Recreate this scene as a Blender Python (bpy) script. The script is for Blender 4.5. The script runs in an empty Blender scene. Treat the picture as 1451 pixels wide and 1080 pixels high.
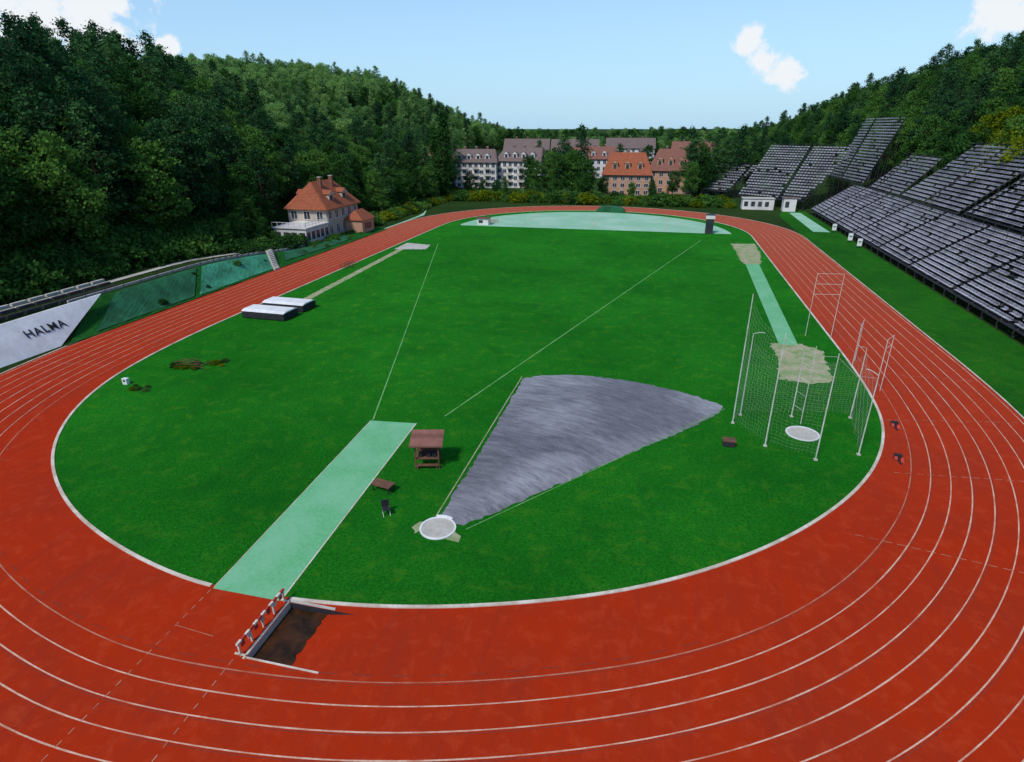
import bpy, bmesh, math, random
import numpy as np
random.seed(7); RNG=np.random.default_rng(7)
D=bpy.data; SC=bpy.context.scene; COL=SC.collection

# ------------------------------------------------------------------ materials
def new_mat(name):
    m=D.materials.new(name); m.use_nodes=True
    nt=m.node_tree; nt.nodes.clear()
    out=nt.nodes.new('ShaderNodeOutputMaterial')
    b=nt.nodes.new('ShaderNodeBsdfPrincipled')
    nt.links.new(b.outputs[0],out.inputs[0])
    return m,nt,b,out
def noise(nt,scale,detail=4,rough=.6,vec=None,dist=0):
    n=nt.nodes.new('ShaderNodeTexNoise'); n.inputs['Scale'].default_value=scale
    n.inputs['Detail'].default_value=detail; n.inputs['Roughness'].default_value=rough
    n.inputs['Distortion'].default_value=dist
    if vec is not None: nt.links.new(vec,n.inputs['Vector'])
    return n
def ramp(nt,src,stops):
    r=nt.nodes.new('ShaderNodeValToRGB'); e=r.color_ramp.elements
    while len(e)<len(stops): e.new(.5)
    for i,(p,c) in enumerate(stops):
        e[i].position=p; e[i].color=(c[0],c[1],c[2],1)
    nt.links.new(src,r.inputs[0]); return r
def mix(nt,fac,a,b,mode='MIX'):
    m=nt.nodes.new('ShaderNodeMix'); m.data_type='RGBA'; m.blend_type=mode
    for s,v in ((m.inputs[0],fac),(m.inputs[6],a),(m.inputs[7],b)):
        if isinstance(v,(int,float)): s.default_value=v
        elif isinstance(v,tuple): s.default_value=(v[0],v[1],v[2],1)
        else: nt.links.new(v,s)
    return m.outputs[2]
def objc(nt,scale=None):
    t=nt.nodes.new('ShaderNodeTexCoord')
    if scale is None: return t.outputs['Object']
    mp=nt.nodes.new('ShaderNodeMapping'); mp.inputs['Scale'].default_value=scale
    nt.links.new(t.outputs['Object'],mp.inputs['Vector']); return mp.outputs[0]
def bump(nt,b,src,strength=.3,dist=.05):
    n=nt.nodes.new('ShaderNodeBump'); n.inputs['Strength'].default_value=strength
    n.inputs['Distance'].default_value=dist
    nt.links.new(src,n.inputs['Height']); nt.links.new(n.outputs[0],b.inputs['Normal'])
def surf(name,c1,c2,scale=2.,c3=None,scale2=.15,rough=.85,bs=.3,bd=.03,fine=30.,spec=.3,amt=.5,metal=0):
    """generic weathered surface: fine mottling c1/c2, large patches toward c3"""
    m,nt,b,out=new_mat(name); oc=objc(nt)
    n=noise(nt,scale,6,.65,oc)
    r=ramp(nt,n.outputs[0],[(.3,c1),(.7,c2)])
    col=r.outputs[0]
    if c3 is not None:
        n2=noise(nt,scale2,5,.6,oc,.4); r2=ramp(nt,n2.outputs[0],[(.42,(0,0,0)),(.66,(1,1,1))])
        mm=nt.nodes.new('ShaderNodeMath'); mm.operation='MULTIPLY'; mm.inputs[1].default_value=amt
        nt.links.new(r2.outputs[0],mm.inputs[0]); col=mix(nt,mm.outputs[0],col,c3)
    nt.links.new(col,b.inputs['Base Color'])
    b.inputs['Roughness'].default_value=rough; b.inputs['Specular IOR Level'].default_value=spec
    b.inputs['Metallic'].default_value=metal
    nf=noise(nt,fine,4,.7,oc); bump(nt,b,nf.outputs[0],bs,bd)
    return m

M={}
def grass_mat(name,ca,cb,cy,cd):
    m,nt,b,out=new_mat(name); oc=objc(nt)
    n1=noise(nt,5.,9,.82,oc); n2=noise(nt,.22,6,.62,oc,.6); n3=noise(nt,.7,7,.72,oc,.3); n4=noise(nt,.045,3,.5,oc)
    base=ramp(nt,n1.outputs[0],[(.37,ca),(.63,cb)]).outputs[0]
    f2=ramp(nt,n2.outputs[0],[(.45,(0,0,0)),(.75,(.65,.65,.65))]).outputs[0]
    base=mix(nt,f2,base,cd)
    f3=ramp(nt,n3.outputs[0],[(.52,(0,0,0)),(.78,(.65,.65,.65))]).outputs[0]
    base=mix(nt,f3,base,cy)
    f4=ramp(nt,n4.outputs[0],[(.35,(.80,.82,.82)),(.65,(1.25,1.12,1.1))]).outputs[0]
    base=mix(nt,1.,base,f4,'MULTIPLY')
    nt.links.new(base,b.inputs['Base Color'])
    b.inputs['Roughness'].default_value=.95; b.inputs['Specular IOR Level'].default_value=.03
    n5=noise(nt,9.,6,.8,oc); bump(nt,b,n5.outputs[0],.95,.16)
    return m
M['grass']=grass_mat('infield_grass_mat',(.005,.095,.005),(.020,.25,.014),(.085,.27,.014),(.004,.105,.008))
M['verge']=grass_mat('verge_grass_mat',(.007,.085,.006),(.024,.18,.011),(.07,.19,.014),(.007,.07,.008))
M['bankg']=grass_mat('bank_grass_mat',(.008,.080,.012),(.022,.15,.026),(.06,.16,.03),(.008,.045,.014))
M['terrain']=grass_mat('terrain_mat',(.012,.040,.008),(.03,.07,.012),(.06,.07,.025),(.02,.03,.012))

def track_mat():
    m,nt,b,out=new_mat('track_rubber_mat'); oc=objc(nt)
    n1=noise(nt,16.,7,.88,oc); n2=noise(nt,.16,6,.6,oc,.8); n3=noise(nt,1.1,7,.7,oc,.5)
    base=ramp(nt,n1.outputs[0],[(.32,(.28,.016,.002)),(.68,(.46,.032,.006))]).outputs[0]
    f=ramp(nt,n2.outputs[0],[(.40,(0,0,0)),(.72,(.7,.7,.7))]).outputs[0]
    base=mix(nt,f,base,(.28,.024,.008))
    f=ramp(nt,n3.outputs[0],[(.50,(0,0,0)),(.85,(.65,.65,.65))]).outputs[0]
    base=mix(nt,f,base,(.50,.062,.020))
    n6=noise(nt,1.,5,.6,objc(nt,(2.2,.12,1)),.2)
    f=ramp(nt,n6.outputs[0],[(.5,(0,0,0)),(.8,(.35,.35,.35))]).outputs[0]
    base=mix(nt,f,base,(.19,.024,.014))
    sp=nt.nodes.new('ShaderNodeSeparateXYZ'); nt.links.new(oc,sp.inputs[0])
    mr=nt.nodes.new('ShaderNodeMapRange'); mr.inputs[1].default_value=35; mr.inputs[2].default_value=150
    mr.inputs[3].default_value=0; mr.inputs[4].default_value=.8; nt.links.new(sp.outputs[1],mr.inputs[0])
    base=mix(nt,mr.outputs[0],base,(.37,.088,.045))  # distance haze painted into the rubber: paler and more orange towards the far end
    nt.links.new(base,b.inputs['Base Color']); b.inputs['Roughness'].default_value=.92
    b.inputs['Specular IOR Level'].default_value=.05
    bump(nt,b,n1.outputs[0],.5,.015); return m
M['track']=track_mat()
M['line']=surf('line_paint_mat',(.50,.30,.20),(.72,.52,.38),6,(.40,.10,.05),.7,.8,.1,.005,amt=.75)
M['faint']=surf('faded_paint_mat',(.38,.14,.08),(.48,.24,.15),6,(.32,.05,.02),.8,.8,.1,.005,amt=.8)
M['scuff']=surf('scuffed_rubber_mat',(.19,.022,.014),(.27,.05,.03),4,(.3,.03,.01),.9,.9,.1,.005,amt=.8,spec=.05)
M['gline']=surf('field_line_mat',(.10,.30,.08),(.20,.38,.14),5,(.04,.2,.02),.5,.9,.1,.005,amt=.85)
M['kerb']=surf('kerb_mat',(.52,.46,.36),(.72,.66,.56),4,(.32,.22,.13),.5,.7,.2,.01,amt=.7)
M['mint']=surf('mint_rubber_mat',(.10,.35,.15),(.155,.44,.21),4,(.21,.47,.28),.3,.85,.2,.01,amt=.6,spec=.1)
M['mintD']=surf('pale_court_mat',(.20,.44,.27),(.27,.50,.33),1,(.38,.55,.43),.12,.85,.2,.01,amt=.7,spec=.1)
M['sand']=surf('sand_mat',(.26,.25,.13),(.46,.42,.28),2.2,(.12,.26,.05),.7,.95,.6,.05,amt=.85)
M['conc']=surf('concrete_mat',(.40,.38,.32),(.54,.51,.44),3,(.3,.28,.22),.4,.85,.3,.02)
M['white']=surf('white_paint_mat',(.66,.66,.64),(.8,.8,.78),1.5,(.5,.5,.47),.4,.6,.1,.01,amt=.5)
M['steel']=surf('dark_steel_mat',(.022,.023,.029),(.050,.050,.058),2,(.065,.055,.05),.3,.6,.2,.01,metal=.3)
M['seat']=surf('weathered_bench_mat',(.30,.30,.33),(.54,.53,.58),1.2,(.13,.13,.15),.22,.6,.2,.01,amt=.75)
M['brown']=surf('brown_wood_mat',(.10,.045,.025),(.19,.09,.05),5,(.06,.03,.02),1,.8,.2,.01)
M['red']=surf('red_paint_mat',(.35,.03,.02),(.45,.05,.03),3,None,1,.5,.1,.005)
M['dark']=surf('dark_rubber_mat',(.012,.013,.016),(.03,.03,.035),3,None,1,.7,.2,.01)
M['bark']=surf('bark_mat',(.04,.028,.020),(.09,.06,.04),3,None,1,.95,.8,.05,8.)
M['pole']=surf('pole_paint_mat',(.46,.48,.42),(.66,.66,.60),3,(.28,.28,.2),1,.5,.1,.005)
M['net']=surf('net_cord_mat',(.32,.40,.28),(.46,.52,.40),3,None,1,.8,.1,.005)
M['tarpg']=surf('green_tarp_mat',(.03,.22,.11),(.06,.32,.18),1.5,(.02,.12,.05),.5,.7,.4,.05,amt=.8,fine=3.)
M['tarpd']=surf('dark_green_netting_mat',(.010,.085,.03),(.02,.15,.06),1.5,(.008,.05,.015),.3,.7,.3,.05,amt=.8)
M['glass']=surf('window_glass_mat',(.02,.025,.03),(.06,.07,.08),.6,None,1,.15,0,.01,spec=.6)
M['wallw']=surf('white_render_mat',(.62,.60,.56),(.74,.72,.68),.8,(.44,.41,.37),.2,.9,.2,.01,amt=.6)
M['wallp']=surf('peach_render_mat',(.44,.24,.15),(.54,.31,.20),.8,(.34,.2,.13),.2,.9,.2,.01)
M['wallg']=surf('beige_render_mat',(.42,.37,.30),(.51,.46,.39),.8,(.30,.26,.20),.2,.9,.2,.01)
def roof_mat(name,a,b2):
    m,nt,b,out=new_mat(name); oc=objc(nt)
    n=noise(nt,1.5,6,.7,oc); r=ramp(nt,n.outputs[0],[(.3,a),(.7,b2)])
    w=nt.nodes.new('ShaderNodeTexWave'); w.bands_direction='Z'; w.inputs['Scale'].default_value=1.1; w.inputs['Distortion'].default_value=.6
    nt.links.new(oc,w.inputs['Vector'])
    f=ramp(nt,w.outputs[0],[(0,(.7,.7,.7)),(.5,(1,1,1))])
    nt.links.new(mix(nt,1.,r.outputs[0],f.outputs[0],'MULTIPLY'),b.inputs['Base Color'])
    bump(nt,b,w.outputs[0],.5,.05); b.inputs['Roughness'].default_value=.8; b.inputs['Specular IOR Level'].default_value=.15; return m
M['roofo']=roof_mat('orange_tile_mat',(.25,.07,.033),(.38,.12,.058))
M['roofr']=roof_mat('red_tile_mat',(.17,.075,.055),(.27,.12,.09))
M['roofg']=roof_mat('grey_brown_tile_mat',(.13,.095,.085),(.21,.155,.14))

def gravel_mat():
    m,nt,b,out=new_mat('gravel_sector_mat'); oc=objc(nt)
    n1=noise(nt,7,7,.88,oc); n2=noise(nt,.11,4,.55,oc,.6)
    base=ramp(nt,n1.outputs[0],[(.34,(.085,.082,.086)),(.66,(.22,.212,.218))]).outputs[0]
    f=ramp(nt,n2.outputs[0],[(.44,(0,0,0)),(.66,(.7,.7,.7))]).outputs[0]
    base=mix(nt,f,base,(.36,.355,.36))
    mp=nt.nodes.new('ShaderNodeMapping'); mp.inputs['Location'].default_value=(11.5,-29.4,0)
    nt.links.new(oc,mp.inputs[0])
    ln=nt.nodes.new('ShaderNodeVectorMath'); ln.operation='LENGTH'; nt.links.new(mp.outputs[0],ln.inputs[0])
    sc=nt.nodes.new('ShaderNodeVectorMath'); sc.operation='SCALE'; sc.inputs['Scale'].default_value=.20; nt.links.new(mp.outputs[0],sc.inputs[0])
    cb=nt.nodes.new('ShaderNodeCombineXYZ'); nt.links.new(ln.outputs['Value'],cb.inputs[2])
    ad=nt.nodes.new('ShaderNodeVectorMath'); ad.operation='ADD'; nt.links.new(sc.outputs[0],ad.inputs[0]); nt.links.new(cb.outputs[0],ad.inputs[1])
    n3=noise(nt,2.6,6,.75,ad.outputs[0],.4)
    g=ramp(nt,n3.outputs[0],[(.38,(.60,.60,.61)),(.62,(1.12,1.12,1.12))]).outputs[0]
    base=mix(nt,1.,base,g,'MULTIPLY')
    n4=noise(nt,1.3,5,.7,oc); f=ramp(nt,n4.outputs[0],[(.60,(0,0,0)),(.80,(.45,.45,.45))]).outputs[0]
    base=mix(nt,f,base,(.07,.11,.045))
    nt.links.new(base,b.inputs['Base Color']); b.inputs['Roughness'].default_value=.5
    b.inputs['Specular IOR Level'].default_value=.4
    bump(nt,b,n1.outputs[0],.5,.03); return m
M['gravel']=gravel_mat()

def leaf_mat(name,dark,mid,light,tr=.3):
    m=D.materials.new(name); m.use_nodes=True; nt=m.node_tree; nt.nodes.clear()
    out=nt.nodes.new('ShaderNodeOutputMaterial'); df=nt.nodes.new('ShaderNodeBsdfDiffuse')
    tl=nt.nodes.new('ShaderNodeBsdfTranslucent'); mx=nt.nodes.new('ShaderNodeMixShader'); mx.inputs[0].default_value=tr
    oc=objc(nt); n=noise(nt,.55,5,.7,oc)
    oi=nt.nodes.new('ShaderNodeObjectInfo')
    a=nt.nodes.new('ShaderNodeMath'); a.operation='MULTIPLY_ADD'; a.inputs[1].default_value=.48; a.inputs[2].default_value=-.24
    nt.links.new(oi.outputs['Random'],a.inputs[0])
    s=nt.nodes.new('ShaderNodeMath'); s.operation='ADD'; nt.links.new(n.outputs[0],s.inputs[0]); nt.links.new(a.outputs[0],s.inputs[1])
    r=ramp(nt,s.outputs[0],[(.30,dark),(.52,mid),(.78,light)])
    nt.links.new(r.outputs[0],df.inputs[0]); nt.links.new(r.outputs[0],tl.inputs[0])
    nt.links.new(df.outputs[0],mx.inputs[1]); nt.links.new(tl.outputs[0],mx.inputs[2]); nt.links.new(mx.outputs[0],out.inputs[0])
    return m
M['pine']=leaf_mat('pine_needle_mat',(.016,.055,.022),(.036,.105,.036),(.065,.16,.045),.25)
M['leafd']=leaf_mat('dark_leaf_mat',(.022,.068,.016),(.052,.145,.028),(.11,.235,.042))
M['leafl']=leaf_mat('hazy_leaf_mat',(.10,.22,.06),(.18,.34,.10),(.27,.45,.12),.38)  # lighter deciduous green, paled further to put aerial haze into hillside foliage
M['leafy']=leaf_mat('yellow_leaf_mat',(.08,.12,.006),(.15,.20,.010),(.22,.27,.018))

# ------------------------------------------------------------------ builder
class B:
    def __init__(s): s.v=[];s.f=[];s.m=[];s.mats=[]
    def mi(s,k):
        if k not in s.mats: s.mats.append(k)
        return s.mats.index(k)
    def face(s,pts,k):
        i=len(s.v); s.v+= [tuple(p) for p in pts]; s.f.append(tuple(range(i,i+len(pts)))); s.m.append(s.mi(k))
    def hexa(s,p,k):
        i=len(s.v); s.v+=[tuple(q) for q in p]; a=s.mi(k)
        for f in ((3,2,1,0),(4,5,6,7),(0,1,5,4),(1,2,6,5),(2,3,7,6),(3,0,4,7)):
            s.f.append(tuple(i+j for j in f)); s.m.append(a)
    def box(s,cx,cy,z0,sx,sy,sz,k,rot=0):
        c,n=math.cos(rot),math.sin(rot); q=[]
        for dz in (0,sz):
            for a,b in ((-1,-1),(1,-1),(1,1),(-1,1)):
                x,y=a*sx/2,b*sy/2; q.append((cx+x*c-y*n,cy+x*n+y*c,z0+dz))
        s.hexa(q,k)
    def tube(s,p,q,r0,r1,k,n=8,cap=True):
        p=np.array(p,float);q=np.array(q,float);d=q-p;L=np.linalg.norm(d)
        if L<1e-6:return
        d/=L; a=np.array((0,0,1.)) if abs(d[2])<.9 else np.array((1.,0,0))
        x=np.cross(d,a);x/=np.linalg.norm(x);y=np.cross(d,x); i=len(s.v); a=s.mi(k)
        for c,r in ((p,r0),(q,r1)):
            for j in range(n):
                t=2*math.pi*j/n; s.v.append(tuple(c+r*(x*math.cos(t)+y*math.sin(t))))
        for j in range(n):
            s.f.append((i+j,i+(j+1)%n,i+n+(j+1)%n,i+n+j)); s.m.append(a)
        if cap:
            s.f.append(tuple(i+n+j for j in range(n))); s.m.append(a)
            s.f.append(tuple(i+j for j in reversed(range(n)))); s.m.append(a)
    def mesh(s,name):
        me=D.meshes.new(name); me.from_pydata(s.v,[],s.f)
        for k in s.mats: me.materials.append(M[k])
        me.polygons.foreach_set('material_index',s.m); me.update(); return me
    def obj(s,name,parent=None,fixn=True,bevel=0):
        me=s.mesh(name)
        if fixn:
            bm=bmesh.new(); bm.from_mesh(me); bmesh.ops.recalc_face_normals(bm,faces=bm.faces); bm.to_mesh(me); bm.free()
        o=D.objects.new(name,me); COL.objects.link(o)
        if parent: o.parent=parent
        if bevel:
            md=o.modifiers.new('bevel','BEVEL'); md.width=bevel; md.segments=2; md.limit_method='ANGLE'
        return o
def empty(name,loc=(0,0,0),rot=0):
    e=D.objects.new(name,None); e.location=loc; e.rotation_euler=(0,0,rot); COL.objects.link(e); e.empty_display_size=.5; return e

# ------------------------------------------------------------------ terrain
def sm(x): x=np.clip(x,0,1); return x*x*(3-2*x)
def H(u,v):
    u=np.asarray(u,float); v=np.asarray(v,float)
    hb=(3.0-2.6*sm((v-78)/38))*sm((v-22)/16)*(1-.9*sm((v-150)/30))
    bank=hb*sm((-65.0-u)/4.6)
    fl=(1-sm((v-380)/220))*sm((v+120)/120)
    hill=37*(1-np.exp(-np.clip(-82-u,0,None)/62))*fl
    hill=hill*(1-.34*np.exp(-((u+112)/30)**2)*sm((v-120)/60)) + 12*np.exp(-((u+225)/70)**2-((v-380)/95)**2)
    fr=(1-.93*sm((v-360)/450))
    rh=(34*sm((u-50)/72)+10*sm((u-110)/150))*fr
    und=(np.sin(u*.045+1)*np.cos(v*.037)*2.0+np.sin(u*.11+v*.07)*.8)*(sm((-90-u)/40)+sm((u-75)/40))
    far=3*sm((v-640)/300)*(1+.5*np.sin(u*.012))
    return bank+hill+rh+und*np.clip(fl+.2,0,1)+far
PIT=(-17.2,-13.4,17.7,21.35)
def cut_pit(bm):
    u0,u1,v0,v1=PIT
    for co,no in (((u0,0,0),(1,0,0)),((u1,0,0),(1,0,0)),((0,v0,0),(0,1,0)),((0,v1,0),(0,1,0))):
        g=bm.verts[:]+bm.edges[:]+bm.faces[:]
        bmesh.ops.bisect_plane(bm,geom=g,plane_co=co,plane_no=no,dist=1e-5)
    dl=[f for f in bm.faces if u0<f.calc_center_median().x<u1 and v0<f.calc_center_median().y<v1]
    bmesh.ops.delete(bm,geom=dl,context='FACES')
us=[-5000,-3000,-1800,-1200,-800,-600,-500,-440]+list(np.arange(-400,-94,12.))+list(np.arange(-94,-63,1.0))+list(np.arange(-62,50,8.))+list(np.arange(50,200,6.))+[215,240,280,340,440,600,900,1500,2600,5000]
vs=[-3000,-1200,-500,-200,-100,-50]+list(np.arange(-20,240,4.))+list(np.arange(240,640,12.))+[670,720,780,850,950,1200,1600,2400,4000,7000]
us=np.array(sorted(us));vs=np.array(sorted(vs))
UU,VV=np.meshgrid(us,vs); ZZ=H(UU,VV)-.03
vv=np.stack([UU.ravel(),VV.ravel(),ZZ.ravel()],1); nu=len(us)
fc=[(j*nu+i,j*nu+i+1,(j+1)*nu+i+1,(j+1)*nu+i) for j in range(len(vs)-1) for i in range(nu-1)]
me=D.meshes.new('ground'); me.from_pydata(vv.tolist(),[],fc); me.materials.append(M['terrain'])
bm=bmesh.new(); bm.from_mesh(me); cut_pit(bm); bm.to_mesh(me); bm.free()
for p in me.polygons: p.use_smooth=True
COL.objects.link(D.objects.new('ground',me))

# ------------------------------------------------------------------ track loop
K=[(21.3,v) for v in range(150,68,-8)]
K+=[(21.2,63.4),(20.9,57.5),(20.1,51.5),(18.2,45.7),(15.4,40.5),(11.9,35.9),(8.2,32.1),(4.2,28.9),(.3,26.5),(-3.2,24.9),(-6.8,23.6),(-10.3,22.6),(-13.9,21.9),(-17.9,21.5),(-22.2,21.4),(-26.4,22.1),(-30.9,23.4),(-35.5,25.3),(-39.9,27.9),(-43.9,31.1),(-47.3,35.0),(-50.1,39.6),(-52.2,45.2),(-53.4,51.8),(-54,59.6)]
K+=[(-54.1,v) for v in range(67,150,8)]
K+=[(-16.4-37.65*math.cos(a),150+37.4*math.sin(a)) for a in np.linspace(0,math.pi,22)][:-1]
K=np.array(K)
def closed_resample(P,step=.8):
    n=len(P);o=[]
    for i in range(n):
        p0,p1,p2,p3=P[i-1],P[i],P[(i+1)%n],P[(i+2)%n]
        for t in np.linspace(0,1,12,endpoint=False):
            o.append(.5*((2*p1)+(-p0+p2)*t+(2*p0-5*p1+4*p2-p3)*t*t+(-p0+3*p1-3*p2+p3)*t**3))
    o=np.array(o); o2=np.vstack([o,o[:1]]); s=np.r_[0,np.cumsum(np.linalg.norm(np.diff(o2,axis=0),axis=1))]
    q=np.linspace(0,s[-1],int(s[-1]/step),endpoint=False)
    r=np.stack([np.interp(q,s,o2[:,0]),np.interp(q,s,o2[:,1])],1)
    for _ in range(6): r=.5*r+.25*np.roll(r,1,0)+.25*np.roll(r,-1,0)
    return r
LP=closed_resample(K); T=np.roll(LP,-1,0)-np.roll(LP,1,0); T/=np.linalg.norm(T,axis=1)[:,None]
N=np.stack([-T[:,1],T[:,0]],1)
for _ in range(10):
    N=.5*N+.25*np.roll(N,1,0)+.25*np.roll(N,-1,0); N/=np.linalg.norm(N,axis=1)[:,None]
ang=np.degrees(np.arctan2(LP[:,1]-59.3,LP[:,0]+16.4)); ang=np.where(ang>90,ang-360,ang)
a=-ang
D0=1.35+3.3*np.where(LP[:,1]>62,0,sm((a-4)/58)*(1-sm((a-112)/62)))
for _ in range(8): D0=.5*D0+.25*np.roll(D0,1)+.25*np.roll(D0,-1)
def ribbon(name,a,b,z,k,mask=None,h=0,cut=False,dash=None):
    n=len(LP); a=np.broadcast_to(a,(n,)); b=np.broadcast_to(b,(n,))
    A=LP+N*a[:,None];C=LP+N*b[:,None]
    if mask is None: mask=np.ones(n,bool)
    bl=B()
    for i in range(n):
        j=(i+1)%n
        if not(mask[i] and mask[j]): continue
        if dash and (i//dash)%2: continue
        if h:
            bl.hexa([(*A[i],0),(*C[i],0),(*C[j],0),(*A[j],0),(*A[i],h),(*C[i],h),(*C[j],h),(*A[j],h)],k)
        else: bl.face([(*A[i],z),(*C[i],z),(*C[j],z),(*A[j],z)],k)
    me=bl.mesh(name)
    bm=bmesh.new(); bm.from_mesh(me); bmesh.ops.remove_doubles(bm,verts=bm.verts,dist=1e-4)
    if cut: cut_pit(bm)
    bmesh.ops.recalc_face_normals(bm,faces=bm.faces)
    if not h:
        for f in bm.faces:
            if f.normal.z<0: f.normal_flip()
    bm.to_mesh(me); bm.free()
    o=D.objects.new(name,me); COL.objects.link(o); return o
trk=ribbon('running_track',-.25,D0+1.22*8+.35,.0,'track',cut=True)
NI=np.arange(len(LP))
for k in range(9):
    mat_='faint' if k==0 else 'line'
    w=.037*(1+.12*np.sin(NI*.31+k)+.1*np.sin(NI*1.7+2*k))
    o=ribbon('lane_line_%d'%k,D0+1.22*k-w,D0+1.22*k+w*.8,.007,mat_); o.parent=trk
near=(LP[:,1]<62)
o=ribbon('old_lane_line',D0-.42,D0-.34,.007,'scuff',mask=near&(a>60),dash=1); o.parent=trk
for k in range(9):
    o=ribbon('lane_scuff_%d'%k,D0+1.22*k+.10,D0+1.22*k+.15,.0065,'scuff',mask=near&(np.sin(NI*.05+k*2.1)>-.1)); o.parent=trk
kmask=~((LP[:,0]<-17.6)&(LP[:,0]>-22.0)&(LP[:,1]<30))
kb=ribbon('track_kerb',-.13,.08,0,'kerb',mask=kmask,h=.06)
e=ribbon('track_edging',D0+1.22*8+.38,D0+1.22*8+.52,0,'kerb',h=.035)
inn=LP-N*.13
bl=B(); bl.face([(p[0],p[1],.012) for p in inn],'grass'); g=bl.obj('infield_grass')
if g.data.polygons[0].normal.z<0: g.data.flip_normals()

def sheet(name,pts,z,k,parent=None):
    bl=B(); bl.face([(p[0],p[1],z) for p in pts],k); o=bl.obj(name,parent,fixn=False)
    if o.data.polygons[0].normal.z<0: o.data.flip_normals()
    return o
def strip(bl,p,q,w,z,k,dash=None):
    p=np.array(p,float);q=np.array(q,float);L=np.linalg.norm(q-p);d=(q-p)/L;n=np.array((-d[1],d[0]))*w/2
    segs=[(0,L)] if not dash else [(a,min(L,a+dash[0])) for a in np.arange(0,L,dash[0]+dash[1])]
    for a,b in segs:
        bl.face([(*(p+d*a-n),z),(*(p+d*b-n),z),(*(p+d*b+n),z),(*(p+d*a+n),z)],k)
bl=B()
for p,q in (((20.6,52.5),(31.6,54.6)),((18.4,43.2),(30,44.3)),((13.6,34.6),(24,32.6)),((-54.6,47.6),(-65,46.6)),((21.6,64),(32.2,64)),((21.6,90),(32.2,90)),((-54.6,84),(-65,84)),((-54.6,70),(-65,70))):
    strip(bl,p,q,.06,.014,'faint',(.5,.25))
strip(bl,(-21.95,21.2),(-21.95,9.5),.055,.014,'faint',(.3,.3)); strip(bl,(-17.75,17.4),(-17.6,9.5),.055,.014,'faint',(.3,.3))
strip(bl,(-22,18.6),(-19.6,18.4),.04,.0145,'faint')
bl.obj('track_marking',trk,fixn=False)

a=np.linspace(math.radians(3),math.radians(177),40)
pts=[(-16.4+33.5*math.cos(t),150+33.8*math.sin(t)) for t in a][::-1]
pts=[(-49.3,150.2)]+pts+[(14,151.5)]
dc=sheet('far_court',pts,.020,'mintD')
bl=B()
for v in (156,163,171): strip(bl,(-44,v),(12,v+1),.12,.027,'line')
for u in (-34,-16,2): strip(bl,(u,152),(u,178),.12,.030,'line')
bl.obj('court_marking',dc,fixn=False)
rw=sheet('javelin_runway',[(-21.9,21.3),(-17.75,21.3),(-18.5,42.5),(-22.5,42.1)],.020,'mint')
bl=B(); strip(bl,(-21.9,21.4),(-22.5,42.1),.05,.028,'kerb'); strip(bl,(-17.75,21.4),(-18.5,42.5),.08,.028,'kerb'); bl.obj('runway_edge_line',rw,fixn=False)
bl=B(); strip(bl,(-22.4,42.3),(-46,124),.12,.020,'gline'); strip(bl,(-16.6,44.4),(9.5,141),.14,.020,'gline'); bl.obj('javelin_sector_line',g,fixn=False)
pts=[(-12.0,30.2),(-11.9,36),(-11.8,44),(-11.75,54.4),(-9.9,55.6),(-7.5,56.3),(-4.5,56.5),(-1,56.1),(2.2,55.1),(5,53.8),(7.2,52.2),(6.6,50.4),(4.6,47.6),(0.2,42.4),(-5,36.2),(-8.5,31.9),(-10.3,29.9)]
P=np.array(pts); o=[]
for i in range(len(P)):
    p,q=P[i],P[(i+1)%len(P)]; nn=max(2,int(np.linalg.norm(q-p)/.3))
    for t in np.linspace(0,1,nn,endpoint=False):
        r=p+(q-p)*t; o.append(tuple(r+RNG.normal(0,.07,2)))
fan=sheet('shot_put_sector',o,.021,'gravel')
bl=B(); strip(bl,(-12.3,30.3),(-12.0,54.8),.09,.029,'sand'); strip(bl,(-10,29.5),(7.3,51.6),.07,.029,'gline'); bl.obj('sector_board',fan,fixn=False)
def disc(name,c,r,mat_,z=.03):
    bl=B(); n=48
    P=[(c[0]+r*math.cos(2*math.pi*i/n),c[1]+r*math.sin(2*math.pi*i/n)) for i in range(n)]
    Q=[(c[0]+(r-.12)*math.cos(2*math.pi*i/n),c[1]+(r-.12)*math.sin(2*math.pi*i/n)) for i in range(n)]
    bl.face([(*p,z+.02) for p in Q],mat_)
    for i in range(n):
        j=(i+1)%n; bl.hexa([(*P[i],0),(*P[j],0),(*Q[j],0),(*Q[i],0),(*P[i],z+.05),(*P[j],z+.05),(*Q[j],z+.05),(*Q[i],z+.05)],'white')
    return bl.obj(name)
sp=disc('shot_put_circle',(-11.75,29.2),1.15,'conc')
bl=B()
for i in range(9):
    t0=math.radians(60+i*6);t1=math.radians(66+i*6)
    q=[(-11.75+r*math.cos(t),29.2+r*math.sin(t)) for r,t in ((1.16,t0),(1.28,t0),(1.28,t1),(1.16,t1))]
    bl.hexa([(*x,.02) for x in q]+[(*x,.13) for x in q],'white')
bl.obj('toe_board',sp)
def blob(name,P,z,k,j=.12):
    P=np.array(P,float); o=[]
    for i in range(len(P)):
        p,q=P[i],P[(i+1)%len(P)]; nn=max(2,int(np.linalg.norm(q-p)/.35))
        for t in np.linspace(0,1,nn,endpoint=False): o.append(tuple(p+(q-p)*t+RNG.normal(0,j,2)))
    return sheet(name,o,z,k)
blob('worn_patch',[(-13.4,28.9),(-12.9,28.4),(-12.5,28.9),(-12.7,29.8),(-13.2,29.6)],.020,'sand',.06)
blob('worn_patch',[(-10.9,28.2),(-10.0,28.3),(-10.1,28.8),(-10.7,29.2)],.020,'sand',.07)
disc('hammer_circle',(13.1,48.1),1.3,'conc')
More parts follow.
